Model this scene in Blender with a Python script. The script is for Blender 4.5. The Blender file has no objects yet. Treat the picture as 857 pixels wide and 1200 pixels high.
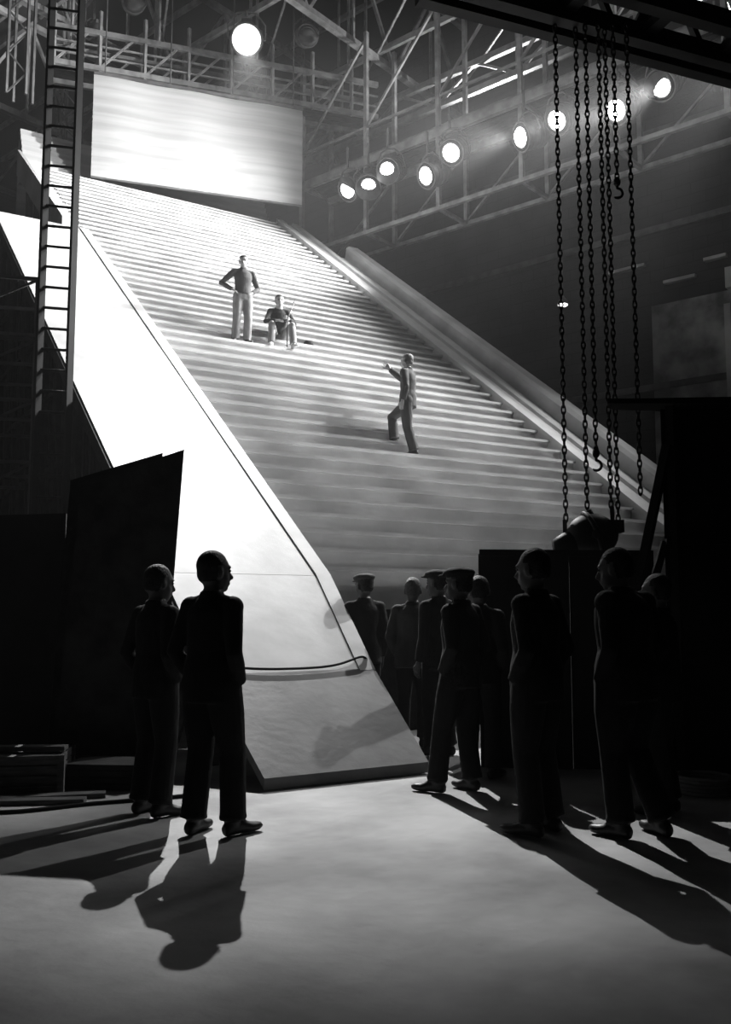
import bpy, bmesh, math, random
from mathutils import Vector, Matrix, Quaternion
from mathutils.kdtree import KDTree
random.seed(7)
scene = bpy.context.scene
COL = scene.collection
V = Vector

# ---------------------------------------------------------------- materials
def mat(name, c, rough=0.8, noise=0.0, scale=3.0, bump=0.0, bscale=20.0, metal=0.0, c2=None, stretch=None, detail=4):
    m = bpy.data.materials.new(name); m.use_nodes = True
    nt = m.node_tree; b = nt.nodes['Principled BSDF']
    b.inputs['Roughness'].default_value = rough
    b.inputs['Metallic'].default_value = metal
    b.inputs['Specular IOR Level'].default_value = 0.3
    if c2 is None: c2 = max(0.0, c*(1-noise))
    tc = nt.nodes.new('ShaderNodeTexCoord')
    mp = nt.nodes.new('ShaderNodeMapping')
    nt.links.new(tc.outputs['Object'], mp.inputs[0])
    if stretch: mp.inputs['Scale'].default_value = stretch
    n = nt.nodes.new('ShaderNodeTexNoise'); n.inputs['Scale'].default_value = scale; n.inputs['Detail'].default_value = detail
    nt.links.new(mp.outputs[0], n.inputs['Vector'])
    r = nt.nodes.new('ShaderNodeValToRGB')
    r.color_ramp.elements[0].position = 0.35; r.color_ramp.elements[1].position = 0.65
    r.color_ramp.elements[0].color = (c2, c2, c2, 1); r.color_ramp.elements[1].color = (c, c, c, 1)
    nt.links.new(n.outputs[0], r.inputs[0]); nt.links.new(r.outputs[0], b.inputs['Base Color'])
    if bump > 0:
        n2 = nt.nodes.new('ShaderNodeTexNoise'); n2.inputs['Scale'].default_value = bscale; n2.inputs['Detail'].default_value = 5
        nt.links.new(mp.outputs[0], n2.inputs['Vector'])
        bp = nt.nodes.new('ShaderNodeBump'); bp.inputs['Strength'].default_value = bump; bp.inputs['Distance'].default_value = 0.05
        nt.links.new(n2.outputs[0], bp.inputs['Height']); nt.links.new(bp.outputs[0], b.inputs['Normal'])
    return m

def emis(name, s):
    m = bpy.data.materials.new(name); m.use_nodes = True
    b = m.node_tree.nodes['Principled BSDF']
    b.inputs['Base Color'].default_value = (0.9, 0.9, 0.9, 1)
    b.inputs['Emission Color'].default_value = (1, 1, 1, 1); b.inputs['Emission Strength'].default_value = s
    return m

M_STAIR = mat('painted_stair_board', 0.58, 0.6, c2=0.42, scale=1.2, bump=0.05)
M_RAMP = mat('painted_ramp_board', 0.58, 0.55, c2=0.42, scale=1.5, bump=0.06, bscale=8, detail=8)
M_RAMP2 = mat('scuffed_ramp_board', 0.15, 0.6, c2=0.09, scale=2.2, bump=0.1, bscale=12, detail=8)
M_WOODD = mat('dark_timber', 0.03, 0.85, c2=0.012, scale=4, bump=0.2)
M_BLACK = mat('black_flat_paint', 0.010, 0.9, c2=0.005, scale=2, bump=0.1)
M_IRON = mat('dark_iron', 0.02, 0.55, metal=0.3, c2=0.012)
M_STEEL = mat('grey_steel_paint', 0.34, 0.6, c2=0.18, scale=3)
M_STEELD = mat('dark_steel_paint', 0.12, 0.6, c2=0.07, scale=3)
M_LENS = emis('arc_lamp_lens', 16)
M_LENSBIG = emis('arc_lamp_lens_bright', 60)
M_BULB = emis('small_bulb', 4)
M_SKIN = mat('skin', 0.33, 0.55, c2=0.28, scale=10)
M_SKIND = mat('skin_tanned', 0.12, 0.6, c2=0.09, scale=10)
M_HAIR = mat('dark_hair', 0.02, 0.6, c2=0.01, scale=40, bump=0.4, bscale=90)
M_HAIRG = mat('grey_hair', 0.12, 0.6, c2=0.08, scale=40, bump=0.4, bscale=90)
def cloth(n, c): return mat(n, c, 0.9, c2=c*0.75, scale=5, bump=0.55, bscale=7, stretch=(1,1,0.6))
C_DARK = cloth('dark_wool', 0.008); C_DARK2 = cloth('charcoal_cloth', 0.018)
C_MID = cloth('grey_wool', 0.07); C_MID2 = cloth('grey_overall', 0.075); C_LIGHT = cloth('light_flannel', 0.24)
C_SHIRT = cloth('pale_shirt', 0.5)
M_SHOE = mat('black_shoe', 0.012, 0.45)
M_SHOEL = mat('white_shoe', 0.45, 0.5)

# ---------------------------------------------------------------- mesh builder
class MB:
    def __init__(s): s.v=[]; s.f=[]; s.m=[]; s.sm=[]
    def add(s, vs, fs, mi=0, smooth=False):
        o=len(s.v); s.v += [tuple(x) for x in vs]
        for f in fs: s.f.append([i+o for i in f]); s.m.append(mi); s.sm.append(smooth)
    def hexa(s, p, mi=0):
        s.add(p, [(0,3,2,1),(4,5,6,7),(0,1,5,4),(1,2,6,5),(2,3,7,6),(3,0,4,7)], mi)
    def box(s, c, d, mi=0, R=None):
        c=V(c); h=V(d)/2; P=[]
        for z in (-1,1):
            for x,y in ((-1,-1),(1,-1),(1,1),(-1,1)):
                q=V((x*h.x,y*h.y,z*h.z)); 
                if R is not None: q=R@q
                P.append(c+q)
        s.hexa(P,mi)
    def beam(s, a, b, w, h=None, mi=0, up=V((0,0,1))):
        a=V(a); b=V(b); h=h or w; d=(b-a)
        if d.length<1e-6: return
        d.normalize()
        if abs(d.dot(up))>0.98: up=V((0.64,0.77,0))
        x=d.cross(up).normalized(); y=x.cross(d).normalized()
        P=[a-x*w/2-y*h/2, a+x*w/2-y*h/2, b+x*w/2-y*h/2, b-x*w/2-y*h/2,
           a-x*w/2+y*h/2, a+x*w/2+y*h/2, b+x*w/2+y*h/2, b-x*w/2+y*h/2]
        s.hexa(P,mi)
    def tube(s, pts, rad, side=V((1,0,0)), n=14, mi=0, smooth=True, cap=True):
        pts=[V(p) for p in pts]; rings=[]; vs=[]
        for i,p in enumerate(pts):
            if i==0: t=pts[1]-pts[0]
            elif i==len(pts)-1: t=pts[-1]-pts[-2]
            else: t=(pts[i+1]-pts[i]).normalized()+(pts[i]-pts[i-1]).normalized()
            t.normalize(); sd=side-t*side.dot(t)
            if sd.length<0.05: sd=V((0,1,0))-t*t.y
            sd.normalize(); fw=t.cross(sd)
            r=rad[i]; ra,rb=(r if isinstance(r,(tuple,list)) else (r,r))
            for k in range(n):
                a=2*math.pi*k/n; vs.append(p+sd*(ra*math.cos(a))+fw*(rb*math.sin(a)))
        fs=[]
        for i in range(len(pts)-1):
            for k in range(n):
                k2=(k+1)%n; fs.append((i*n+k,i*n+k2,(i+1)*n+k2,(i+1)*n+k))
        if cap:
            fs.append(tuple(range(n-1,-1,-1))); fs.append(tuple((len(pts)-1)*n+k for k in range(n)))
        s.add(vs,fs,mi,smooth)
    def ell(s, c, r, R=None, nu=14, nv=9, mi=0):
        c=V(c); vs=[]; r=r if isinstance(r,(tuple,list)) else (r,r,r)
        def P(a,b):
            q=V((r[0]*math.sin(b)*math.cos(a), r[1]*math.sin(b)*math.sin(a), r[2]*math.cos(b)))
            return c+(R@q if R is not None else q)
        vs.append(P(0,0))
        for j in range(1,nv):
            for i in range(nu): vs.append(P(2*math.pi*i/nu, math.pi*j/nv))
        vs.append(P(0,math.pi)); fs=[]
        for i in range(nu): fs.append((0,1+i,1+(i+1)%nu))
        for j in range(nv-2):
            for i in range(nu):
                a=1+j*nu+i; b=1+j*nu+(i+1)%nu; fs.append((a,a+nu,b+nu,b))
        L=len(vs)-1; o=1+(nv-2)*nu
        for i in range(nu): fs.append((L,o+(i+1)%nu,o+i))
        s.add(vs,fs,mi,True)
    def torus(s, c, R, maj, mnr, n=16, k=6, mi=0, sx=1.0, sy=1.0):
        vs=[];fs=[];c=V(c)
        for i in range(n):
            a=2*math.pi*i/n
            for j in range(k):
                b=2*math.pi*j/k
                q=V(((maj+mnr*math.cos(b))*math.cos(a)*sx,(maj+mnr*math.cos(b))*math.sin(a)*sy,mnr*math.sin(b)))
                vs.append(c+R@q)
        for i in range(n):
            for j in range(k):
                fs.append((i*k+j,((i+1)%n)*k+j,((i+1)%n)*k+(j+1)%k,i*k+(j+1)%k))
        s.add(vs,fs,mi,True)
    def mesh(s,name):
        me=bpy.data.meshes.new(name); me.from_pydata(s.v,[],s.f)
        me.polygons.foreach_set('material_index',s.m); me.polygons.foreach_set('use_smooth',s.sm); me.update(); return me
    def obj(s,name,mats,parent=None,bevel=0):
        me=s.mesh(name)
        for m in mats: me.materials.append(m)
        bm=bmesh.new(); bm.from_mesh(me); bmesh.ops.recalc_face_normals(bm,faces=bm.faces); bm.to_mesh(me); bm.free()
        o=bpy.data.objects.new(name,me); COL.objects.link(o)
        if parent: o.parent=parent
        if bevel:
            b=o.modifiers.new('bev','BEVEL'); b.width=bevel; b.segments=2; b.limit_method='ANGLE'
        return o

# ---------------------------------------------------------------- site axes
D = V((-0.5202,0.8540,0)); T = V((0.8540,0.5202,0))   # stair heading / tread direction
E = V((-0.766,0.643,0)); N = V((0.643,0.766,0))       # hall axes
SL=0.724
def S(w,s,z): return T*w + D*s + V((0,0,z))
def H(e,n,z): return E*e + N*n + V((0,0,z))
S0=9.30; RISE=0.25; RUN=RISE/SL; NST=48
def sz(s): return SL*(s-7.0)

# ---------------------------------------------------------------- hall shell
M_WALL = mat('sooty_brick_wall', 0.055, 0.9, c2=0.03, scale=0.4, bump=0.2, bscale=15)
nt=M_WALL.node_tree; b=nt.nodes['Principled BSDF']
br=nt.nodes.new('ShaderNodeTexBrick'); br.inputs['Scale'].default_value=1.0
br.inputs['Brick Width'].default_value=0.9; br.inputs['Row Height'].default_value=0.35; br.inputs['Mortar Size'].default_value=0.015
br.inputs['Color1'].default_value=(1,1,1,1); br.inputs['Color2'].default_value=(.88,.88,.88,1); br.inputs['Mortar'].default_value=(.7,.7,.7,1)
geo=nt.nodes.new('ShaderNodeTexCoord'); mp=nt.nodes.new('ShaderNodeMapping'); mp.inputs['Rotation'].default_value=(math.pi/2,0,0)
nt.links.new(geo.outputs['Object'],mp.inputs[0]); nt.links.new(mp.outputs[0],br.inputs['Vector'])
mx=nt.nodes.new('ShaderNodeMixRGB'); mx.blend_type='MULTIPLY'; mx.inputs[0].default_value=1
rp=[n for n in nt.nodes if n.type=='VALTORGB'][0]
nt.links.new(rp.outputs[0],mx.inputs[1]); nt.links.new(br.outputs[0],mx.inputs[2]); nt.links.new(mx.outputs[0],b.inputs['Base Color'])

M_FLOOR = mat('worn_concrete', 0.46, 0.75, c2=0.20, scale=0.9, bump=0.25, bscale=6, detail=10)
M_CEIL = mat('sooty_ceiling', 0.04, 0.9)
e0,e1,n0,n1,HZ=-24,42,-14,27,23.5
def hall_box(name,ea,eb,na,nb,za,zb,m):
    mb=MB(); c=((ea+eb)/2,(na+nb)/2,(za+zb)/2)
    mb.box((0,0,0),(abs(eb-ea),abs(nb-na),zb-za))
    o=mb.obj(name,[m]); o.matrix_world=Matrix.Translation(H(c[0],c[1],c[2]))@Matrix(((E.x,N.x,0,0),(E.y,N.y,0,0),(0,0,1,0),(0,0,0,1)))
    return o
hall_box('floor',e0,e1,n0,n1,-0.3,0,M_FLOOR)
hall_box('ceiling',e0,e1,n0,n1,HZ,HZ+0.3,M_CEIL)
hall_box('wall_back',e0,e1,n1,n1+0.4,0,HZ,M_WALL)
hall_box('wall_front',e0,e1,n0-0.4,n0,0,HZ,M_WALL)
hall_box('wall_left',e1,e1+0.4,n0,n1,0,HZ,M_WALL)
hall_box('wall_right',e0-0.4,e0,n0,n1,0,HZ,M_WALL)

# ---------------------------------------------------------------- staircase
mb=MB(); wL,wR=5.23,12.31; NO=0.05
for i in range(NST):
    s=S0+RUN*i; z=S0*0+sz(S0)+RISE*i
    e=s+RUN+0.10 if i<NST-1 else s+0.8
    P=lambda w,s_,z_: S(w,s_,z_)
    mb.hexa([P(wL,s-NO,z-0.045),P(wR,s-NO,z-0.045),P(wR,e,z-0.045),P(wL,e,z-0.045),
             P(wL,s-NO,z),P(wR,s-NO,z),P(wR,e,z),P(wL,e,z)])
    mb.hexa([P(wL,s+0.01,z-RISE),P(wR,s+0.01,z-RISE),P(wR,s+0.05,z-RISE),P(wL,s+0.05,z-RISE),
             P(wL,s+0.01,z-0.045),P(wR,s+0.01,z-0.045),P(wR,s+0.05,z-0.045),P(wL,s+0.05,z-0.045)])
sT=S0+RUN*(NST-1)
for w in (5.4,7.6,9.9,12.15):
    mb.beam(S(w,S0+0.3,sz(S0)-0.45),S(w,sT,sz(sT)-0.55),0.14,0.3,1)
    s=S0+0.6
    while s<sT:
        mb.beam(S(w,s,0),S(w,s,sz(s)-0.5),0.14,0.14,1); s+=2.4
mb.hexa([S(5.24,S0+0.05,0),S(12.3,S0+0.05,0),S(12.3,S0+0.12,0),S(5.24,S0+0.12,0),
         S(5.24,S0+0.05,sz(S0)-.25),S(12.3,S0+0.05,sz(S0)-.25),S(12.3,S0+0.12,sz(S0)-.25),S(5.24,S0+0.12,sz(S0)-.25)],1)
mb.obj('staircase',[M_STAIR,M_WOODD])

# ---------------------------------------------------------------- left sloping parapet (ramp)
mb=MB(); off=0.10
def ramp_strip(w0,w1,sa,sb,za,zb,th,mi,w0b=None,w1b=None):
    w0b=w0 if w0b is None else w0b; w1b=w1 if w1b is None else w1b
    mb.hexa([S(w0,sa,za-th),S(w1,sa,za-th),S(w1b,sb,zb-th),S(w0b,sb,zb-th),S(w0,sa,za),S(w1,sa,za),S(w1b,sb,zb),S(w0b,sb,zb)],mi)
sTop=20.5
cuts=[9.34,12.1,14.9,17.7,sTop]
for a,b_ in zip(cuts[:-1],cuts[1:]):
    ramp_strip(3.24,5.04,a,b_-0.006,sz(a)+off,sz(b_-0.006)+off,0.10,0)
ramp_strip(3.24,4.80,7.97,9.335,sz(7.97)+off,sz(9.335)+off,0.10,0,3.24,5.04)
ramp_strip(5.035,5.22,9.34,sTop,sz(9.34)+off+0.02,sz(sTop)+off+0.02,0.16,0)
ramp_strip(4.795,4.97,7.97,9.34,sz(7.97)+off+0.02,sz(9.34)+off+0.02,0.16,0,5.035,5.22)
ramp_strip(3.22,4.78,6.80,7.99,0.10,sz(7.97)+off+0.03,0.09,1,3.22,4.97)
ramp_strip(3.20,3.24,7.2,sTop,sz(7.2)+off-0.02,sz(sTop)+off-0.02,0.22,2)
ramp_strip(5.18,5.22,9.34,sTop,sz(9.34)+off-.14,sz(sTop)+off-.14,0.3,0)
s=8.2
while s<sTop:
    mb.beam(S(3.35,s,0),S(3.35,s,sz(s)-.1),0.1,0.1,2); mb.beam(S(4.8 if s<9.5 else 5.0,s,0),S(4.8 if s<9.5 else 5.0,s,sz(s)-.1),0.1,0.1,2)
    if s+1.3<sTop: mb.beam(S(3.35,s,0.1),S(3.35,s+1.3,sz(s)-.1),0.07,0.07,2)
    z=1.2
    while z<sz(s)-0.4:
        mb.beam(S(3.35,s,z),S(3.35,min(s+1.3,sTop),z),0.06,0.09,2); z+=1.2
    s+=1.3
mb.obj('sloping_parapet_ramp',[M_RAMP,M_RAMP2,M_WOODD])

def cable(name,pts,r,m):
    cu=bpy.data.curves.new(name,'CURVE'); cu.dimensions='3D'; cu.bevel_depth=r; cu.bevel_resolution=3
    sp=cu.splines.new('NURBS'); sp.points.add(len(pts)-1)
    for p,q in zip(sp.points,pts): p.co=(q[0],q[1],q[2],1)
    sp.use_endpoint_u=True; sp.order_u=4; cu.materials.append(m)
    o=bpy.data.objects.new(name,cu); COL.objects.link(o); return o
cable('power_cable',[S(3.0,8.3,0.02),S(3.12,8.2,0.5),S(3.19,8.1,0.95),S(3.35,8.05,0.90),S(3.7,7.98,0.86),S(4.2,7.97,0.855),S(4.6,8.0,0.87),S(4.9,8.1,0.97),S(5.02,8.14,0.9),S(5.12,8.1,0.3),S(5.3,8.0,0.02)],0.012,M_BLACK)

# ---------------------------------------------------------------- right balustrade
prof=[(12.32,-0.35),(12.32,0.14),(12.56,0.14),(12.58,0.05),(12.86,0.05),(12.90,0.12),(13.06,0.13),(13.08,0.02),(13.42,0.02),(13.47,0.34),(13.56,0.42),(13.86,0.42),(13.95,0.34),(13.97,-0.55)]
mb=MB()
def sweep(pr,sa,sb,mi=0):
    n=len(pr); vs=[S(w,sa,sz(sa)+d) for w,d in pr]+[S(w,sb,sz(sb)+d) for w,d in pr]
    fs=[(k,(k+1)%n,n+(k+1)%n,n+k) for k in range(n)]+[tuple(range(n-1,-1,-1)),tuple(range(n,2*n))]
    mb.add(vs,fs,mi)
sweep(prof[:8]+[(13.08,-0.35)],9.3,25.6)
sweep([(13.08,-0.55),(13.08,0.02)]+prof[8:],9.3,23.2)
s=9.6
while s<25:
    for w in (12.45,13.75):
        if w<13 or s<23: mb.beam(S(w,s,0),S(w,s,sz(s)-.3),0.12,0.12,1)
    s+=2.0
mb.obj('moulded_balustrade',[M_STAIR,M_WOODD])

# ---------------------------------------------------------------- backdrop pieces at the head of the stairs
M_CANVAS=mat('canvas_backdrop',0.46,0.8,c2=0.36,scale=0.8,bump=0.1,bscale=3,stretch=(0.25,0.25,7))
mb=MB()
zt=sz(sT)
for i in range(9):
    z0=zt+i*0.2; a_=sT+.82+i*.10
    mb.hexa([S(4.9,a_,z0),S(12.5,a_,z0),S(12.5,a_+.2,z0),S(4.9,a_+.2,z0),
        S(4.9,a_,z0+.2),S(12.5,a_,z0+.2),S(12.5,a_+.2,z0+.2),S(4.9,a_+.2,z0+.2)])
for w in (5.2,7.5,9.8,12.2): mb.beam(S(w,sT+1.5,0),S(w,sT+1.5,zt+0.3),0.15,0.15,1)
mb.obj('stepped_backing_flat',[M_CANVAS,M_WOODD])
mb=MB()
for i in range(NST):
    s=S0+RUN*i
    if s<sTop+0.2: continue
    z=sz(s); e=s+RUN+.1 if i<NST-1 else s+0.8
    mb.hexa([S(4.75,s,z-RISE),S(5.21,s,z-RISE),S(5.21,e,z-RISE),S(4.75,e,z-RISE),S(4.75,s,z),S(5.21,s,z),S(5.21,e,z),S(4.75,e,z)])
ramp_strip(4.67,4.76,sTop+0.1,26.2,sz(sTop+.1)+0.27,sz(26.2)+0.20,0.75,0)
for s in (21.2,23.2,25.0):
    for w in (5.0,): mb.beam(S(w,s,0),S(w,s,sz(s)-.2),0.12,0.12,1)
mb.obj('upper_side_steps',[M_STAIR,M_WOODD])

mb=MB()
A=V((-7.80,25.5,0));B=V((-1.93,27.45,0)); nrm=V((B-A).cross(V((0,0,1)))).normalized()
nx=24; vs=[];fs=[]
for j in range(29):
    for i in range(nx+1):
        vs.append(A.lerp(B,i/nx)+V((0,0,13.66+3.06*j/28))+nrm*(0.02*math.sin(j*1.9+i*0.1)+0.03*math.sin(i*0.7)))
for j in range(28):
    for i in range(nx):
        a=j*(nx+1)+i; fs.append((a,a+1,a+nx+2,a+nx+1))
mb.add(vs,fs,0,True)
mb.beam(A+V((0,0,16.76)),B+V((0,0,16.76)),0.08,0.08,1); mb.beam(A+V((0,0,13.64)),B+V((0,0,13.64)),0.06,0.06,1)
for t in (0.05,0.35,0.65,0.95):
    p=A.lerp(B,t); mb.beam(p+V((0,0,16.76)),p+V((0,0,HZ)),0.03,0.03,1)
mb.obj('hanging_canvas_backdrop',[M_CANVAS,M_STEELD])
mb=MB()
A2=V((-10.7,27.6,0));B2=V((-8.3,28.4,0))
for j in range(9): mb.beam(A2+V((0,0,11.6+j*0.5)),B2+V((0,0,11.6+j*0.5)),0.05,0.49)
for t in (0.1,0.9):
    p=A2.lerp(B2,t)+V((-.03,.1,0)); mb.beam(p,p+V((0,0,15.6)),0.1,0.1,1)
mb.obj('boarded_backing_wall',[M_CANVAS,M_WOODD])

# ---------------------------------------------------------------- ladder on the left
mb=MB(); L0=V((-4.24,12.5,0)); lx=V((0.97,0.25,0)).normalized()
for sgn in (-1,1):
    mb.beam(L0+lx*0.2*sgn,L0+lx*0.2*sgn+V((0,0,11)),0.06,0.09)
z=0.3
while z<11: mb.tube([L0-lx*0.2+V((0,0,z)),L0+lx*0.2+V((0,0,z))],[0.02,0.02],side=V((0,0,1)),n=8); z+=0.29
for sgn in (-1,1): mb.beam(L0+lx*0.2*sgn+V((0,0,10.9)),L0+lx*0.2*sgn+V((0.0,1.6,12.0)),0.05,0.05)
mb.obj('tall_ladder',[M_IRON])
mb=MB()
tx=[V((-7.6,12.6,0)),V((-6.2,12.9,0)),V((-4.75,13.25,0))]
ty=V((-0.5,1.4,0))
for p in tx:
    for q in (p,p+ty,p+ty*2): mb.beam(q,q+V((0,0,6.2)),0.08)
for z in [0.9*i for i in range(1,8)]:
    for a,b_ in ((tx[0],tx[1]),(tx[1],tx[2])):
        for o in (0,1,2): mb.beam(a+ty*o+V((0,0,z-.1)),b_+ty*o+V((0,0,z-.1)),0.05)
    for p in tx: mb.beam(p+V((0,0,z-.1)),p+ty*2+V((0,0,z-.1)),0.05)
    for a,b_ in ((tx[0],tx[1]),(tx[1],tx[2])): mb.beam(a+V((0,0,z-.9)),b_+V((0,0,z-.1)),0.035)
mb.obj('scaffold_tower',[M_STEELD])

# ---------------------------------------------------------------- roof steelwork
mb=MB()
for e in range(-18,42,6):
    mb.beam(H(e,n0,19.0),H(e,n1,19.0),0.22,0.18)
    mb.beam(H(e,n0,22.6),H(e,n1,22.6),0.2,0.2)
    n=n0
    while n<n1-0.1:
        mb.beam(H(e,n,19.0),H(e,n+2.05,22.6),0.1); mb.beam(H(e,n+2.05,22.6),H(e,n+4.1,19.0),0.1)
        mb.beam(H(e,n+2.05,19.0),H(e,n+2.05,22.6),0.08)
        n+=4.1
for n in range(-10,27,4):
    mb.beam(H(e0,n,19.2),H(e1,n,19.2),0.12,0.2)
    mb.beam(H(e0,n+2,22.8),H(e1,n+2,22.8),0.12,0.2)
    for e in range(-18,36,6): mb.beam(H(e,n,19.2),H(e+6,n+4 if n+4<27 else n,19.1),0.06)
mb.obj('roof_trusses',[M_STEEL])

# ---------------------------------------------------------------- lamp catwalk (right)
def CW(k,dn,z): return V((-0.52,27.0,0))+V((0.766,-0.643,0))*k+N*dn+V((0,0,z))
mb=MB(); ka,kb=-2.5,19.0
for dn in (0.6,2.0):
    mb.beam(CW(ka,dn,15.0),CW(kb,dn,15.0),0.14,0.26)
    mb.beam(CW(ka,dn,16.1),CW(kb,dn,16.1),0.07)
    mb.beam(CW(ka,dn,12.75),CW(kb,dn,12.75),0.12,0.12)
k=ka
while k<kb:
    mb.beam(CW(k,0.6,12.7),CW(k,0.6,19.2),0.12); mb.beam(CW(k,2.0,12.7),CW(k,2.0,19.2),0.12)
    mb.beam(CW(k,0.6,12.75),CW(k,2.0,12.75),0.1); mb.beam(CW(k,0.6,15.0),CW(k,2.0,15.0),0.1)
    if k+2.7<=kb+.1:
        mb.beam(CW(k,2.0,12.8),CW(k+2.7,2.0,15.0),0.07); mb.beam(CW(k,0.6,16.1),CW(k+2.7,.6,19.0),0.07)
    k+=2.7
for i in range(5):
    mb.beam(CW(ka,0.75+i*0.28,15.15),CW(kb,0.75+i*0.28,15.15),0.24,0.04,1)
for z in (17.6,18.5): mb.beam(CW(ka-3,3.2,z),CW(kb,3.2,z),0.16,0.2)
for k in range(-5,19,3): mb.beam(CW(k,3.2,17.6),CW(k+1.5,3.2,18.5),0.08); mb.beam(CW(k+1.5,3.2,18.5),CW(k+3,3.2,17.6),0.08); mb.beam(CW(k,3.2,17.6),CW(k,3.2,23.4),0.08)
mb.obj('lighting_catwalk',[M_STEEL,M_WOODD])

mb=MB(); ua=V((0.949,0.315,0)); ub=V((-0.315,0.949,0)); base=V((-8.9,25.2,0))
def CL(k,dn,z): return base+ua*k+ub*dn+V((0,0,z))
KL=10.0
for dn in (0.6,1.7):
    for z in (17.3,18.4): mb.beam(CL(-0.2,dn,z),CL(KL,dn,z),0.12,0.16)
    for z in (17.65,18.0): mb.beam(CL(-0.2,dn,z),CL(KL,dn,z),0.05,0.05)
    k=0
    while k<=KL: 
        mb.beam(CL(k,dn,17.2),CL(k,dn,19.1),0.09)
        if k<KL-1: mb.beam(CL(k,dn,17.3),CL(k+1.0,dn,18.4),0.06)
        k+=1.3
for i in range(4): mb.beam(CL(-.2,0.75+i*0.27,17.42),CL(KL,0.75+i*0.27,17.42),0.22,0.04,1)
for k in (0.5,3,6,9):
    mb.beam(CL(k,0.6,18.4),CL(k,0.6,23.4),0.07); mb.beam(CL(k,1.7,18.4),CL(k,1.7,23.4),0.07)
mb.obj('backdrop_catwalk',[M_STEEL,M_WOODD])
mb=MB()
for (x,y) in ((-9.9,24.5),(-12.8,28.0),(-10.4,30.5)):
    for dx,dy in ((0,0),(.5,.1),(0,.5),(.5,.6)): mb.beam((x+dx,y+dy,15.6),(x+dx,y+dy,23.4),0.07)
    z=15.6
    while z<22.4: mb.beam((x,y,z),(x+.5,y+.1,z+.6),0.04); mb.beam((x+.5,y+.1,z+.6),(x,y,z+1.2),0.04); z+=1.2
mb.obj('hanging_lattice_frame',[M_STEELD])

# ---------------------------------------------------------------- near gantry with chains (upper right)
mb=MB(); g=V((2.05,9.0,0)); gx=V((0.929,0.37,0)); gy=V((-0.37,0.929,0))
def G(k,d,z): return g+gx*k+gy*d+V((0,0,z))
for d in (-0.5,0.0,0.25): mb.beam(G(-1.55,d,7.45),G(5,d,7.45),0.14,0.2)
for d in (-.5,0.25):
    mb.beam(G(-1.55,d,8.6),G(5,d,8.6),0.12,0.12)
    k=-1.5
    while k<4.5: mb.beam(G(k,d,7.4),G(k+.6,d,8.6),0.07); mb.beam(G(k+.6,d,8.6),G(k+1.2,d,7.4),0.07); k+=1.2
for k in range(-1,5): mb.beam(G(k,-0.5,7.5),G(k,0.25,7.5),0.14,0.1)
for k in (-1.2,1,4.8): mb.beam(G(k,0.0,7.4),G(k,0.0,23.4),0.1)
mb.obj('overhead_gantry',[M_IRON])

def chain(name,x,y,z1,z0,hook=True):
    mb=MB()
    p=0.066; n=int((z1-z0)/p)
    Ra=Matrix.Rotation(math.pi/2,3,'X'); Rb=Matrix.Rotation(math.pi/2,3,'Z')@Ra
    for i in range(n):
        mb.torus((x,y,z1-p*(i+.5)),Rb if i%2 else Ra,0.019,0.0085,n=10,k=5,sy=2.1)
    if hook:
        pts=[(x,y,z0+.02),(x,y,z0-.04)]
        for a in range(0,250,25):
            t=math.radians(90-a); pts.append((x+0.05*math.cos(t),y,z0-.10+0.05*math.sin(t)))
        mb.tube(pts,[0.014]*(len(pts)-1)+[0.006],side=V((0,1,0)),n=8)
        mb.ell((x,y,z0+.02),(0.035,0.035,0.05))
    return mb.obj(name,[M_IRON])
Yc=9.0
chain('hoist_chain',0.2146*Yc,Yc,7.34,2.20,hook=False)
chain('hoist_chain',0.239*Yc,Yc+.05,7.34,2.35,hook=False)
chain('hoist_chain',0.2487*Yc,Yc,7.34,2.9)
chain('hoist_chain',0.2633*Yc,Yc,7.34,2.28,hook=False)
chain('hoist_chain',0.273*Yc,Yc+.08,7.34,2.25,hook=False)
chain('hoist_chain',0.2800*Yc,Yc,7.34,5.65)
chain('hoist_chain',0.2953*Yc,Yc,7.34,2.5,hook=False)
mb=MB(); c=V((2.18,9.0,2.12))
mb.ell(c,(0.25,0.2,0.21),nu=24,nv=14)
mb.torus(c,Matrix.Rotation(math.radians(70),3,'Y'),0.225,0.025,n=28,k=8)
mb.tube([c+V((-0.1,0,-0.02)),c+V((-0.28,0,-0.10)),c+V((-0.37,0,-0.12))],[0.13,0.11,0.075],side=V((0,1,0)),n=16)
mb.tube([c+V((0,-0.24,0)),c+V((0,0.24,0))],[0.05,0.05],n=12)
mb.tube([c+V((0.0,0,0.15)),c+V((-0.04,0,0.24))],[0.05,0.04],n=12)
mb.box(c+V((0.14,0,-0.2)),(0.22,0.2,0.16)); mb.box(c+V((0.2,0,0.08)),(0.16,0.24,0.12))
mb.torus(c+V((0.14,0,-0.33)),Matrix.Rotation(math.pi/2,3,'X'),0.06,0.018,n=16,k=6)
mb.beam(c+V((-.26,0,-.02)),c+V((-.26,0,.15)),0.03); mb.beam(c+V((.2,0,.1)),c+V((.2,0,.28)),0.03)
mb.obj('hoist_block',[M_IRON])

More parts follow.
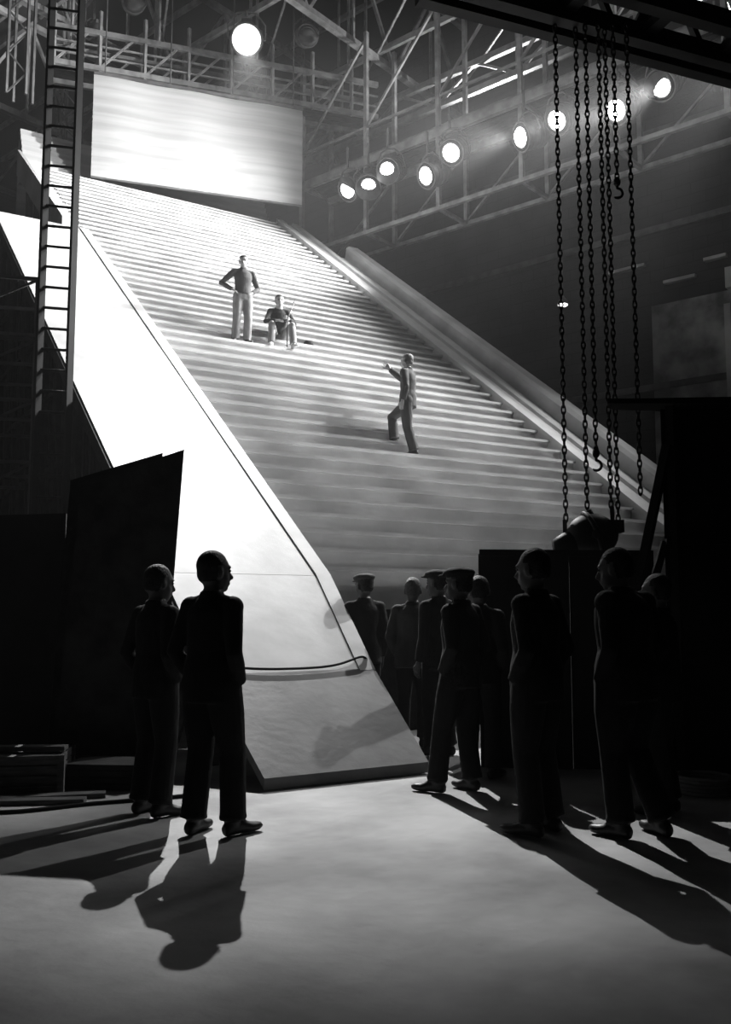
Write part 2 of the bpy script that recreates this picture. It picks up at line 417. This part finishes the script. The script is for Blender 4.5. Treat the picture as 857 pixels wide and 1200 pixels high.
# ---------------------------------------------------------------- lamps
def studio_lamp(name,pos,target,r=0.3,energy=0,size=40,blend=0.6,bright=False,hang=1.2,srad=0.15,spot_target=None,lit=True,lf=0.74,ell=1.0):
    pos=V(pos); d=(V(target)-pos).normalized()
    q=d.to_track_quat('-Z','Y').to_matrix()
    par=bpy.data.objects.new(name,None); COL.objects.link(par); par.location=pos
    mb=MB()
    def L(x,y,z): return q@V((x,y,z))
    mb.tube([L(0,0,0.02),L(0,0,0.0),L(0,0,0.1),L(0,0,0.6),L(0,0,0.75)],[r*1.12,r*1.15,r*1.02,r*1.02,r*0.7],side=q@V((1,0,0)),n=28)
    for z in (0.2,0.35,0.5): mb.torus(L(0,0,z),q,r*1.03,0.02,n=28,k=6)
    mb.torus(L(0,0,0),q,r*1.10,0.03,n=32,k=8)
    mb.torus(L(0,0,-0.02),q,r*lf*1.08,0.025,n=32,k=8)
    mb.box(L(0,r*1.1,0.35),(r*0.7,0.18,0.4),R=q)
    pts=[L(-r*1.3,0,0.3),L(-r*1.3,r*0.9,0.3),L(-r*0.7,r*1.6,0.3),L(0,r*1.75,0.3),L(r*0.7,r*1.6,0.3),L(r*1.3,r*0.9,0.3),L(r*1.3,0,0.3)]
    mb.tube(pts,[0.025]*7,side=q@V((0,0,1)),n=8)
    mb.tube([L(-r*1.35,0,0.3),L(r*1.35,0,0.3)],[0.03,0.03],side=V((0,0,1)),n=8)
    top=L(0,r*1.75,0.3); mb.beam(top,V((top.x,top.y,hang)),0.05)
    mb.obj('housing',[M_STEELD],parent=par)
    mb=MB()
    n=28; vs=[L(0,0,-0.13)]; fs=[]; rl=r*lf
    for j,(rr,zz) in enumerate(((0.5,-0.115),(0.85,-0.08),(0.98,-0.03))):
        for i in range(n):
            a=2*math.pi*i/n; vs.append(L(rl*rr*math.cos(a),rl*rr*math.sin(a),zz))
    for i in range(n): fs.append((0,1+i,1+(i+1)%n))
    for j in range(2):
        for i in range(n): fs.append((1+j*n+i,1+(j+1)*n+i,1+(j+1)*n+(i+1)%n,1+j*n+(i+1)%n))
    mb.add(vs,fs,0,True); mb.obj('lens',[(M_LENSBIG if bright else M_LENS) if lit else M_STEELD],parent=par)
    if energy:
        ld=bpy.data.lights.new('arc_light','SPOT'); ld.energy=energy; ld.spot_size=math.radians(size); ld.spot_blend=blend; ld.shadow_soft_size=srad
        lo=bpy.data.objects.new('arc_light',ld); COL.objects.link(lo); lo.parent=par
        dd=(V(spot_target)-pos).normalized() if spot_target else d
        lo.location=d*(0.16+srad); lo.rotation_euler=dd.to_track_quat('-Z','Y').to_euler(); lo.scale=(ell,1,1)
    return par
K=1000
big=V((-3.5,26.0,18.1))
studio_lamp('canvas_fill_lamp',big,(-0.8,2,1.0),r=0.42,energy=36*K,size=14.0,blend=0.9,bright=True,hang=0.6,srad=0.10,spot_target=(-0.4,7.9,0),lf=0.95,ell=1.5)
lam=[(0.0,13.97),(0.79,13.8),(1.53,14.07),(2.91,13.5),(3.76,13.9),(5.96,13.6),(7.0,13.7),(8.58,13.4),(9.69,13.6)]
aim=[(-12,14,4),(-1.5,8,0),(-8,13,5),(-12,16,6),(-6,12,3),(-13,17,7),(-7,14,4),(-6,13,4),(-3,14,3)]
cfg={5:((-7.5,22.5,12),17,85),6:((-7,21,11),11,60),7:((-5.5,18,9),17,60),8:((-4,15,7),17,60)}
for i,(k,z) in enumerate(lam):
    p=CW(k,0,z)
    if i in cfg:
        t,en,sz_=cfg[i]; studio_lamp('canvas_fill_lamp',p,aim[i],r=0.34,energy=en*K,size=sz_,blend=1.0,hang=1.3,spot_target=t)
    else:
        studio_lamp('canvas_fill_lamp',p,aim[i],r=0.33,energy=0,hang=1.3)
studio_lamp('canvas_fill_lamp',CW(12.2,0,13.6),(-1.5,14,5),r=0.36,energy=13*K,size=52,blend=1,hang=1.3)
studio_lamp('canvas_fill_lamp',CW(15.5,0,13.6),(0.5,15.5,5),r=0.36,energy=10*K,size=48,blend=1,hang=1.3)
# fill lamp added out of frame on the right to brighten the canvas
studio_lamp('canvas_fill_lamp',CW(11.9,-1.5,14.0),(-7.2,26.0,15.0),r=0.36,energy=9*K,size=34,blend=1,hang=1.1)
# upward fill lamps added only to brighten the roof steel
studio_lamp('canvas_fill_lamp',(-8.5,27.0,19.0),(-16,34,22),r=0.18,energy=2.5*K,size=130,blend=0.8,hang=1.5,spot_target=(-12,27,22.5))
studio_lamp('canvas_fill_lamp',CW(3.2,4.2,16.2),(0.6,28,23),r=0.15,energy=1.3*K,size=140,blend=0.8,hang=2.0,spot_target=(-1,21,22.5))
studio_lamp('canvas_fill_lamp',CW(9.5,4.2,16.2),(8,22,23),r=0.15,energy=0.8*K,size=140,blend=0.8,hang=2.0,spot_target=(5,18,22.5))
for k in (2.2,7.5):
    p=CL(k,0.1,19.3); studio_lamp('canvas_fill_lamp',p,p+V((2,-6,-3)),r=0.3,hang=0.3,lit=False)

mb=MB(); y=24; x=0.2165*y; z=9.4
mb.tube([(x,y,z+.02),(x,y,z+.2),(x,y,z+.26)],[0.16,0.06,0.03],n=16,mi=0); mb.ell((x,y,z),(0.13,0.13,0.04),mi=1)
mb.beam((x,y,z+.2),(x,y,23.4),0.015); mb.obj('pendant_lamp',[M_STEELD,M_BULB])
M_PATCH=mat('pale_render',0.42,0.9,c2=0.12,scale=1.2,bump=0.3,bscale=6,detail=8)
mb=MB()
def wallpt(a,z,dn=0.0):
    n=n1-0.05-dn; Y=n/(N.x*a+N.y); return V((a*Y,Y,z))
def wallrect(a0,a1,z0,z1,th,mi):
    p=wallpt(a0,z0);q=wallpt(a1,z0);o=-N*th
    mb.hexa([p+o,q+o,q,p,p+o+V((0,0,z1-z0)),q+o+V((0,0,z1-z0)),q+V((0,0,z1-z0)),p+V((0,0,z1-z0))],mi)
wallrect(0.315,0.62,5.5,10.6,0.10,0)
wallrect(0.395,0.402,6.6,10.2,0.16,1)
wallrect(0.40,0.62,10.6,11.2,0.35,1)
for a0,a1,z in ((0.27,0.31,11.9),(0.33,0.365,11.2),(0.375,0.40,11.6)): wallrect(a0,a1,z,z+.09,0.2,1)
for z in (8.0,12.9,16.0): wallrect(-0.1,0.62,z,z+.2,0.12,2)
mb.obj('rendered_wall_panel',[M_PATCH,M_STAIR,M_STEELD])

# ---------------------------------------------------------------- dark props
mb=MB()
def panel(a,b_,z0,z1a,z1b,th,lean=V((0,0,0)),mi=0):
    a=V(a);b_=V(b_); n=(b_-a).cross(V((0,0,1))).normalized()*th
    mb.hexa([a+V((0,0,z0)),b_+V((0,0,z0)),b_+n+V((0,0,z0)),a+n+V((0,0,z0)),
             a+lean+V((0,0,z1a)),b_+lean+V((0,0,z1b)),b_+lean+n+V((0,0,z1b)),a+lean+n+V((0,0,z1a))],mi)
panel((-2.75,8.25,0),(-1.98,8.45,0),0,2.55,2.83,0.06,V((0.12,0.05,0)))
panel((-2.65,8.10,0),(-1.80,8.32,0),0,2.5,2.84,0.05,V((0.16,0.05,0)))
for t in (0.0,0.5,1.0):
    p=V((-2.75,8.3,0)).lerp(V((-1.98,8.5,0)),t); mb.beam(p+V((0,.05,0)),p+V((0.12,.12,2.4)),0.06)
mb.obj('scenery_flat',[M_WOODD])
mb=MB()
panel((-7.0,8.7,0),(-3.25,9.3,0),0,2.1,2.15,0.08); panel((-4.6,8.3,0),(-2.8,8.75,0),0,2.2,2.3,0.08)
mb.beam((-7,8.8,2.1),(-3.3,9.35,2.18),0.1,0.08)
for x in (-6.4,-5.2,-4.0): mb.beam((x,9.9,0),(x,9.1,2.0),0.07)
mb.obj('scenery_flat',[M_BLACK])
mb=MB()
panel((1.05,8.7,0),(1.85,8.55,0),0,1.92,1.92,0.06); panel((1.86,8.6,0),(2.6,8.5,0),0,1.9,1.9,0.06)
mb.beam((1.05,8.65,1.93),(2.6,8.5,1.91),0.1,0.06)
for x in (1.2,1.9,2.5): mb.beam((x,9.4,0),(x,8.75,1.7),0.06)
mb.obj('scenery_flat',[M_BLACK])
mb=MB()
mb.hexa([V((2.62,8.2,0)),V((5.2,8.4,0)),V((5.3,10.2,0)),V((3.3,10.2,0)),V((2.62,8.2,3.18)),V((5.2,8.4,3.25)),V((5.3,10.2,3.25)),V((3.3,10.2,3.18))])
mb.hexa([V((2.7,8.05,3.2)),V((5.4,8.2,3.27)),V((5.4,10.4,3.27)),V((3.35,10.4,3.2)),V((2.7,8.05,3.25)),V((5.4,8.2,3.33)),V((5.4,10.4,3.33)),V((3.35,10.4,3.25))])
mb.hexa([V((2.12,8.05,3.2)),V((2.75,8.05,3.2)),V((2.75,8.4,3.2)),V((2.2,8.3,3.2)),V((2.12,8.05,3.24)),V((2.75,8.05,3.25)),V((2.75,8.4,3.25)),V((2.2,8.3,3.24))])
for x in (2.7,3.5,4.3,5.1): mb.beam((x,8.17,0),(x,8.17,3.2),0.07)
for z in (0.9,2.0): mb.beam((2.62,8.17,z),(5.2,8.36,z),0.05)
mb.beam((2.40,8.3,1.6),(2.64,8.1,2.85),0.07); mb.beam((2.5,8.2,1.6),(2.62,8.2,2.0),0.06)
mb.obj('dark_wooden_booth',[M_BLACK])
M_CRATE=mat('old_crate_wood',0.10,0.8,c2=0.05,scale=6,stretch=(1,1,8))
def crate(x,y,z,dx,dy,dz,r):
    R=Matrix.Rotation(r,3,'Z'); n=4
    mb.box((x,y,z+dz/2),(dx*.94,dy*.94,dz*.96),0,R)
    for i in range(n):
        zz=z+dz*(i+.5)/n
        for sy in (-1,1): mb.box(V((x,y,zz))+R@V((0,sy*dy/2,0)),(dx,0.02,dz/n*.85),0,R)
        for sx in (-1,1): mb.box(V((x,y,zz))+R@V((sx*dx/2,0,0)),(0.02,dy,dz/n*.85),0,R)
    for sx in (-1,1):
        for sy in (-1,1): mb.box(V((x,y,z+dz/2))+R@V((sx*(dx/2+.01),sy*(dy/2+.01),0)),(0.05,0.05,dz),0,R)
mb=MB(); crate(-2.75,7.55,0,0.75,0.5,0.3,0.15); mb.obj('wooden_crate',[M_CRATE])
mb=MB(); crate(-2.05,7.75,0,0.6,0.4,0.2,-0.1); mb.obj('wooden_crate',[M_WOODD])
mb=MB()
for i,(x,y,r) in enumerate(((-2.6,7.0,.1),(-2.5,7.15,.25),(-2.9,7.5,0.05))):
    R=Matrix.Rotation(r,3,'Z'); mb.box((x,y,0.02 if i<2 else 0.33),(1.1,0.12,0.035),0,R)
mb.obj('loose_planks',[M_CRATE])
cable('floor_cable',[(-3.2,6.9,.015),(-2.7,6.6,.015),(-2.3,6.7,.015),(-2.0,7.0,.015),(-1.6,7.1,.015),(-1.2,7.35,.015)],0.014,M_BLACK)
cable('floor_cable',[(3.2,6.9,.015),(2.7,6.75,.015),(2.45,6.3,.015),(2.3,6.0,.015),(2.6,5.7,.015),(3.1,5.6,.015)],0.014,M_BLACK)
mb=MB()
for i in range(5): mb.torus((2.6,7.4,0.02+i*.028),Matrix.Identity(3),0.2-0.01*(i%2),0.015,n=24,k=6)
mb.obj('coiled_rope',[mat('hemp_rope',0.3,0.9,c2=.2)])

# ---------------------------------------------------------------- people
LAB=['skin','hair','top','legs','shoes','shirt','eye','hat']
def human(name,loc,yaw,J=None,hs=1.0,mats=None,jacket=True,cap=None,head=(0,0),hands=(None,None),hand_dirs=(None,None),wide=1.0,leg_r=1.0,voxel=0.011,loose=1.0,extra=None):
    P=dict(hip=V((0,0,.93)),waist=V((0,0,1.08)),chest=V((0,.005,1.27)),neck=V((0,-.01,1.465)),head=V((0,.02,1.615)),
      sL=V((-.165,-.01,1.395)),sR=V((.165,-.01,1.395)),eL=V((-.215,-.04,1.11)),eR=V((.215,-.04,1.11)),wL=V((-.215,.04,.87)),wR=V((.215,.04,.87)),
      hL=V((-.09,0,.92)),hR=V((.09,0,.92)),kL=V((-.10,.03,.5)),kR=V((.10,.03,.5)),aL=V((-.11,-.02,.09)),aR=V((.11,-.02,.09)),
      tL=V((-.14,.16,.035)),tR=V((.14,.16,.035)))
    if J: 
        for k,v in J.items(): P[k]=V(v)
    mb=MB(); S_,Hh,T_,G_,B_,C_,Y_,A_=range(8)
    X=V((1,0,0))
    lat=(P['sR']-P['sL']).normalized()
    hipc=(P['hL']+P['hR'])/2; spd=(P['waist']-P['hip']).normalized()
    w=wide
    mb.tube([hipc-V((0,0,.07)),P['hip'],P['waist']],[(.145*w,.11*w),(.155*w,.115*w),(.115*w,.085*w)],side=(P['hR']-P['hL']).normalized(),n=20,mi=G_)
    up=(P['neck']-P['chest'])
    lo=P['hip']-spd*(.12 if jacket else -.03)
    tr=[(.18*w,.14*w),(.178*w,.138*w)] if jacket else [(.166*w,.134*w),(.163*w,.13*w)]
    mb.tube([lo,P['hip']+spd*.08,P['waist']+spd*.03,P['chest'],P['chest']+up*.5,P['chest']+up*.78,P['neck']+up*.02],
        tr+[(.155*w,.122*w),(.17*w,.13*w),(.17*w,.115*w),(.125*w,.09*w),(.07,.068)],side=lat,n=22,mi=T_)
    for s in 'LR':
        sh,el,wr=P['s'+s],P['e'+s],P['w'+s]
        mb.ell(sh,(.066*w,.066*w,.064*w),mi=T_)
        mb.tube([P['neck']-up*.12,P['neck'].lerp(sh,.55)-up*.08,sh],[.06,.062,.06],side=V((0,1,0)),mi=T_)
        a=1.05*loose if jacket else .92*loose
        mb.tube([sh,sh.lerp(el,.5),el,el.lerp(wr,.35),el.lerp(wr,.93)],[.064*a,.058*a,.05*a,.05*a,.039*a],side=V((0.3,1,0)),mi=T_); mb.ell(el,.049*a,mi=T_)
        hp,kn,an,to=P['h'+s],P['k'+s],P['a'+s],P['t'+s]
        lr=leg_r
        mb.ell(hp,(.09*lr*w,.10*lr*w,.11*lr),mi=G_)
        mb.tube([hp,hp.lerp(kn,.45),kn,kn.lerp(an,.3),kn.lerp(an,.94)],[.093*lr*w,.086*lr*w,.07*lr,.07*lr,.07*lr],side=X,mi=G_); mb.ell(kn,.07*lr,mi=G_)
        mb.tube([kn.lerp(an,.92),kn.lerp(an,.98)],[.074*lr,.074*lr],side=X,mi=G_)
        fd=(to-an); fd.z=0; fd.normalize()
        heel=V((an.x,an.y,an.z-.045))-fd*.05; ball=V((to.x,to.y,to.z+.0))-fd*.06
        mb.tube([heel-fd*.02,heel,V((an.x,an.y,an.z-.04))+fd*.06,ball,to,to+fd*.035],[(.025,.03),(.036,.045),(.04,.045),(.047,.034),(.04,.028),(.02,.016)],side=V((fd.y,-fd.x,0)),mi=B_)
        mb.tube([an+V((0,0,.03)),an-V((0,0,.04))],[.045,.04],side=X,mi=B_)
    hy,hpz=head; q=1.10
    HR=Matrix.Rotation(math.radians(hy),3,'Z')@Matrix.Rotation(math.radians(hpz),3,'X'); hc=P['head']
    def h(x,y,z): return hc+HR@V((x*q,y*q,z*q))
    def r3(a,b,c): return (a*q,b*q,c*q)
    mb.tube([P['neck']-V((0,0,.05)),P['neck'].lerp(hc,.3),h(0,-.02,-.04)],[.060,.057,.058],side=X,mi=S_)
    mb.tube([P['neck']-V((0,0,.04)),P['neck']+V((0,0,.03))],[(.088,.084),(.074,.074)],side=X,mi=C_)
    mb.ell(h(0,-.008,.02),r3(.074,.092,.09),R=HR,nu=20,nv=14,mi=S_)
    mb.ell(h(0,.024,-.045),r3(.055,.062,.068),R=HR,mi=S_)
    mb.ell(h(0,.055,-.092),r3(.028,.026,.022),R=HR,mi=S_)
    mb.tube([h(0,.082,.012),h(0,.108,-.03),h(0,.088,-.042)],[.010,.017,.013],side=HR@X,n=8,mi=S_)
    mb.ell(h(0,.082,-.066),r3(.026,.013,.008),R=HR,mi=S_); mb.ell(h(0,.072,.028),r3(.058,.02,.011),R=HR,mi=S_)
    for sx in (-1,1):
        mb.ell(h(sx*.078,-.008,-.01),r3(.012,.022,.034),R=HR,mi=S_)
        mb.ell(h(sx*.034,.03,-.03),r3(.028,.04,.03),R=HR,mi=S_)
    mb.ell(h(0,-.022,.038),r3(.081,.094,.089),R=HR,nu=20,nv=14,mi=Hh)
    mb.ell(h(0,-.06,-.01),r3(.066,.05,.06),R=HR,mi=Hh)
    if cap=='cap':
        mb.ell(h(0,-.01,.085),r3(.105,.122,.042),R=HR,nu=20,mi=A_)
        mb.tube([h(0,-.01,.05),h(0,-.01,.085)],[(.096,.113),(.101,.117)],side=HR@X,n=20,mi=A_)
        mb.ell(h(0,.105,.062),r3(.06,.055,.011),R=HR,mi=A_)
    src=mb
    me=src.mesh('tmp'); to_=bpy.data.objects.new('tmp',me); COL.objects.link(to_)
    r=to_.modifiers.new('r','REMESH'); r.mode='VOXEL'; r.voxel_size=voxel; r.adaptivity=0
    sm=to_.modifiers.new('s','SMOOTH'); sm.factor=0.5; sm.iterations=3
    dg=bpy.context.evaluated_depsgraph_get(); ev=to_.evaluated_get(dg)
    body=bpy.data.meshes.new_from_object(ev)
    samples=[]
    vs=src.v
    for f,m_ in zip(src.f,src.m):
        pts=[V(vs[i]) for i in f]; c=sum(pts,V())/len(pts); 
        if len(pts)>4: continue
        n_=len(pts)
        for i in range(n_):
            p0,p1=pts[i],pts[(i+1)%n_]; L_=(p1-p0).length; k_=max(1,int(L_/.025))
            for j in range(k_):
                e_=p0.lerp(p1,(j+.5)/k_); samples.append((e_,m_)); samples.append((e_.lerp(c,.5),m_))
        samples.append((c,m_))
    kd=KDTree(len(samples))
    for i,(c,m_) in enumerate(samples): kd.insert(c,i)
    kd.balance()
    bpy.data.objects.remove(to_); bpy.data.meshes.remove(me)
    out=MB(); out.v=[tuple(v.co) for v in body.vertices]
    HRi=HR.transposed()
    for p in body.polygons:
        lab=samples[kd.find(p.center)[1]][1]
        if lab in (S_,Hh) and (p.center-hc).length<.17:
            l=(HRi@(p.center-hc))/q
            hair=(l.z>0.066) or (l.y<0.020 and l.z>0.036) or (l.y<-0.022 and l.z>-0.055 and abs(l.x)<.083)
            lab=Hh if hair else S_
        out.f.append(list(p.vertices)); out.sm.append(True); out.m.append(lab)
    bpy.data.meshes.remove(body)
    for sx in (-1,1):
        out.ell(h(sx*.030,.078,.008),r3(.011,.008,.007),R=HR,nu=10,nv=6,mi=Y_)
    for ii,s in enumerate('LR'):
        if hands[ii]=='pocket': continue
        el,wr=P['e'+s],P['w'+s]
        d=(V(hand_dirs[ii]) if hand_dirs[ii] else (wr-el)).normalized()
        inn=V((1,0,0)) if s=='L' else V((-1,0,0))
        if hands[ii]=='down': inn=V((0,0,-1))
        inn=(inn-d*inn.dot(d)); 
        if inn.length<.1: inn=V((0,1,0))-d*d.y
        inn.normalize(); sd=d.cross(inn); 
        fwd=V((0,1,0)) if hands[ii]!='down' else -X*(1 if s=='R' else -1)
        if sd.dot(fwd)<0: sd=-sd
        b0=el.lerp(wr,.9)
        out.tube([b0,wr,wr+d*.03,wr+d*.075,wr+d*.095],[(.026,.022),(.028,.021),(.036,.018),(.042,.015),(.036,.011)],side=sd,n=12,mi=S_)
        curl={'open':.12,'fist':1.1}.get(hands[ii],.42)
        for j,(o,L_) in enumerate(((.032,.072),(.011,.08),(-.011,.075),(-.031,.06))):
            p=wr+d*.088+sd*o; dirn=d.copy()+sd*(o*1.5); dirn.normalize(); pts=[p-d*.02,p]
            for q_ in range(3):
                dirn=(dirn+inn*curl*(.6+.4*q_)).normalized(); p=p+dirn*L_*(.42,.32,.26)[q_]; pts.append(p.copy())
            out.tube(pts,[.009,.0095,.0085,.0078,.005],side=sd,n=8,mi=S_)
        p=wr+d*.03+sd*.028; pts=[p-sd*.012]
        dirn=(d*.75+sd*.65+inn*.2).normalized()
        for L_ in (.035,.032,.026): p=p+dirn*L_; pts.append(p.copy()); dirn=(dirn+d*.35+inn*.15).normalized()
        out.tube(pts,[.014,.0125,.011,.006],side=inn,n=8,mi=S_)
    if extra: extra(out,P)
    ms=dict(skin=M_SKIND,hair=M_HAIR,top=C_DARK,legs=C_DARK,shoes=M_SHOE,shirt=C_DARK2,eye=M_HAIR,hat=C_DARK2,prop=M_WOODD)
    if mats: ms.update(mats)
    me=out.mesh(name)
    for l in LAB+['prop']: me.materials.append(ms[l])
    o=bpy.data.objects.new(name,me); COL.objects.link(o)
    o.location=loc; o.rotation_euler=(0,0,math.radians(yaw)); o.scale=(hs,hs,hs)
    return o

def onstep(w,i,f=0.5): return S(w,S0+RUN*(i+f),sz(S0)+RISE*i)
human('standing_man',onstep(7.03,19,.5),204,
   J=dict(sR=(.18,-.01,1.40),sL=(-.18,-.01,1.40),eR=(.40,-.10,1.18),wR=(.21,.03,1.03),eL=(-.34,-.14,1.16),wL=(-.18,.0,1.02),
          aL=(-.10,-.03,.09),aR=(.13,-.02,.09),tL=(-.14,.13,.035),tR=(.2,.13,.035),kL=(-.1,.03,.5),kR=(.12,.03,.5)),
   hs=1.0,jacket=False,mats=dict(skin=M_SKIN,top=C_MID,legs=C_LIGHT,shoes=M_SHOE,shirt=C_MID),head=(-20,-8),leg_r=1.15,loose=1.1,
   hands=('down','down'),hand_dirs=((.55,.6,-.45),(-.55,.6,-.45)))
def cane(out,P):
    a=P['wL']+V((.04,.075,-.02)); out.tube([a+V((.02,.08,-.58)),a+V((0,0,0)),a+V((-.16,-.06,.42))],[.011,.011,.009],side=V((0,1,0)),n=8,mi=8)
pz=RISE
human('seated_man',onstep(7.82,19,.15),196,
   J=dict(hip=(0,-.50,pz+.13),waist=(0,-.49,pz+.28),chest=(0,-.44,pz+.48),neck=(0,-.41,pz+.675),head=(0,-.375,pz+.82),
      sL=(-.17,-.42,pz+.61),sR=(.17,-.42,pz+.61),eL=(-.29,-.30,pz+.36),eR=(.29,-.28,pz+.36),wL=(-.13,-.06,pz+.37),wR=(.10,-.10,pz+.34),
      hL=(-.095,-.48,pz+.11),hR=(.095,-.48,pz+.11),kL=(-.20,-.08,.50),kR=(.20,-.08,.50),aL=(-.21,.02,.09),aR=(.22,.02,.09),tL=(-.25,.19,.035),tR=(.27,.19,.035)),
   jacket=False,mats=dict(skin=M_SKIN,top=C_DARK2,legs=C_LIGHT,shoes=M_SHOEL,shirt=C_SHIRT,prop=M_SHOE),head=(0,-5),hands=('fist','down'),extra=cane)
human('gesturing_man',onstep(8.59,9,.45),60,
   J=dict(hip=(.03,.13,.97),waist=(.03,.13,1.11),chest=(.02,.12,1.31),neck=(.02,.12,1.50),head=(.02,.15,1.645),
      sL=(-.155,.11,1.43),sR=(.195,.13,1.44),eL=(-.23,.03,1.15),wL=(-.22,.10,.92),eR=(.27,.38,1.43),wR=(.24,.60,1.62),
      hL=(-.065,.12,.95),hR=(.12,.14,.95),kL=(-.06,.10,.51),kR=(.13,.49,.73),aL=(0,-.0,.09),aR=(.10,.43,.09+RISE),tL=(-.04,.17,.035),tR=(.12,.61,.035+RISE)),
   hs=0.98,mats=dict(skin=M_SKIN,top=C_MID2,legs=C_MID2,shoes=M_SHOE,hat=C_MID,hair=M_HAIRG),leg_r=1.22,loose=1.15,head=(0,3),hands=(None,'open'),hand_dirs=(None,(0,.55,.8)))
mb=MB(); p=onstep(8.62,20,.45)
Rz=Matrix.Rotation(0.4,3,'Z')
mb.ell(p+V((0,0,.012)),(.19,.16,.012),R=Rz,nu=24); mb.tube([p+V((0,0,.01)),p+V((0,0,.10)),p+V((0,0,.14))],[(.11,.095),(.10,.088),(.07,.06)],n=20)
mb.torus(p+V((0,0,.03)),Rz,.102,.008,mi=1,sx=1.05,sy=.92)
mb.obj('felt_hat',[C_DARK2,C_SHIRT])

PK=dict(eL=(-.235,-.08,1.12),eR=(.235,-.08,1.12),wL=(-.18,.06,.92),wR=(.18,.06,.92))
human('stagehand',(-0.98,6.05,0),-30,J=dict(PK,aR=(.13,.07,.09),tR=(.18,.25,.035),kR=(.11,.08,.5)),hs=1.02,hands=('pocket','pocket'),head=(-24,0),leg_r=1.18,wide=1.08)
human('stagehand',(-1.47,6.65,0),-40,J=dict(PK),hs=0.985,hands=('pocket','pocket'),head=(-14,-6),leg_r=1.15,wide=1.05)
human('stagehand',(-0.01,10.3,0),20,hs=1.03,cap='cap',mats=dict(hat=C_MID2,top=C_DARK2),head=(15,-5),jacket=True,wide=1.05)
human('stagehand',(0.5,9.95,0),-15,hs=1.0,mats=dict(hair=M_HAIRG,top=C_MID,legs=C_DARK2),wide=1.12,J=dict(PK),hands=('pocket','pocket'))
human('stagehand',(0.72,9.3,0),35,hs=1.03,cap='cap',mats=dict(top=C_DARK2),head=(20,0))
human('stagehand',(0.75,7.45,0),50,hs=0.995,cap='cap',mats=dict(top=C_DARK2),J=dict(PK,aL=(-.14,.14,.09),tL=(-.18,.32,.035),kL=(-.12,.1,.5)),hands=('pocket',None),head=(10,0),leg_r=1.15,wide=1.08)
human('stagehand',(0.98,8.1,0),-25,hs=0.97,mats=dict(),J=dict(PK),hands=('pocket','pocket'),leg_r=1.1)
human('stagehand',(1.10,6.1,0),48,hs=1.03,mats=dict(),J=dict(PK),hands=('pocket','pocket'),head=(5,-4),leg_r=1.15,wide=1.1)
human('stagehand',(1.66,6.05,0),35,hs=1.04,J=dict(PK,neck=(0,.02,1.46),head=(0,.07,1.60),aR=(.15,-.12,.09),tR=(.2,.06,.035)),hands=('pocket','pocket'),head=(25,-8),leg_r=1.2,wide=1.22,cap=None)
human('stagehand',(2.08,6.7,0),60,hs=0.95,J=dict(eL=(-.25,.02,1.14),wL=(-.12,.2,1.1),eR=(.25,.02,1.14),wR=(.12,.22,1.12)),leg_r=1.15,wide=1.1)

# ---------------------------------------------------------------- world, camera, colour
w=bpy.data.worlds.new('hall_air'); scene.world=w; w.use_nodes=True
wn=w.node_tree
wn.nodes['Background'].inputs[0].default_value=(0,0,0,1); wn.nodes['Background'].inputs[1].default_value=0.0
vsn=wn.nodes.new('ShaderNodeVolumeScatter'); vsn.inputs['Density'].default_value=0.0016; vsn.inputs['Anisotropy'].default_value=0.35
wn.links.new(vsn.outputs[0],[n for n in wn.nodes if n.type=='OUTPUT_WORLD'][0].inputs['Volume'])
cd=bpy.data.cameras.new('camera'); cam=bpy.data.objects.new('camera',cd); COL.objects.link(cam)
cam.location=(0,0,1.4); cam.rotation_euler=(math.radians(96),0,0)
cd.sensor_fit='VERTICAL'; cd.sensor_height=36; cd.sensor_width=36; cd.lens=33.0; cd.clip_end=200
scene.camera=cam
scene.view_settings.view_transform='Standard'
scene.view_settings.look='None'
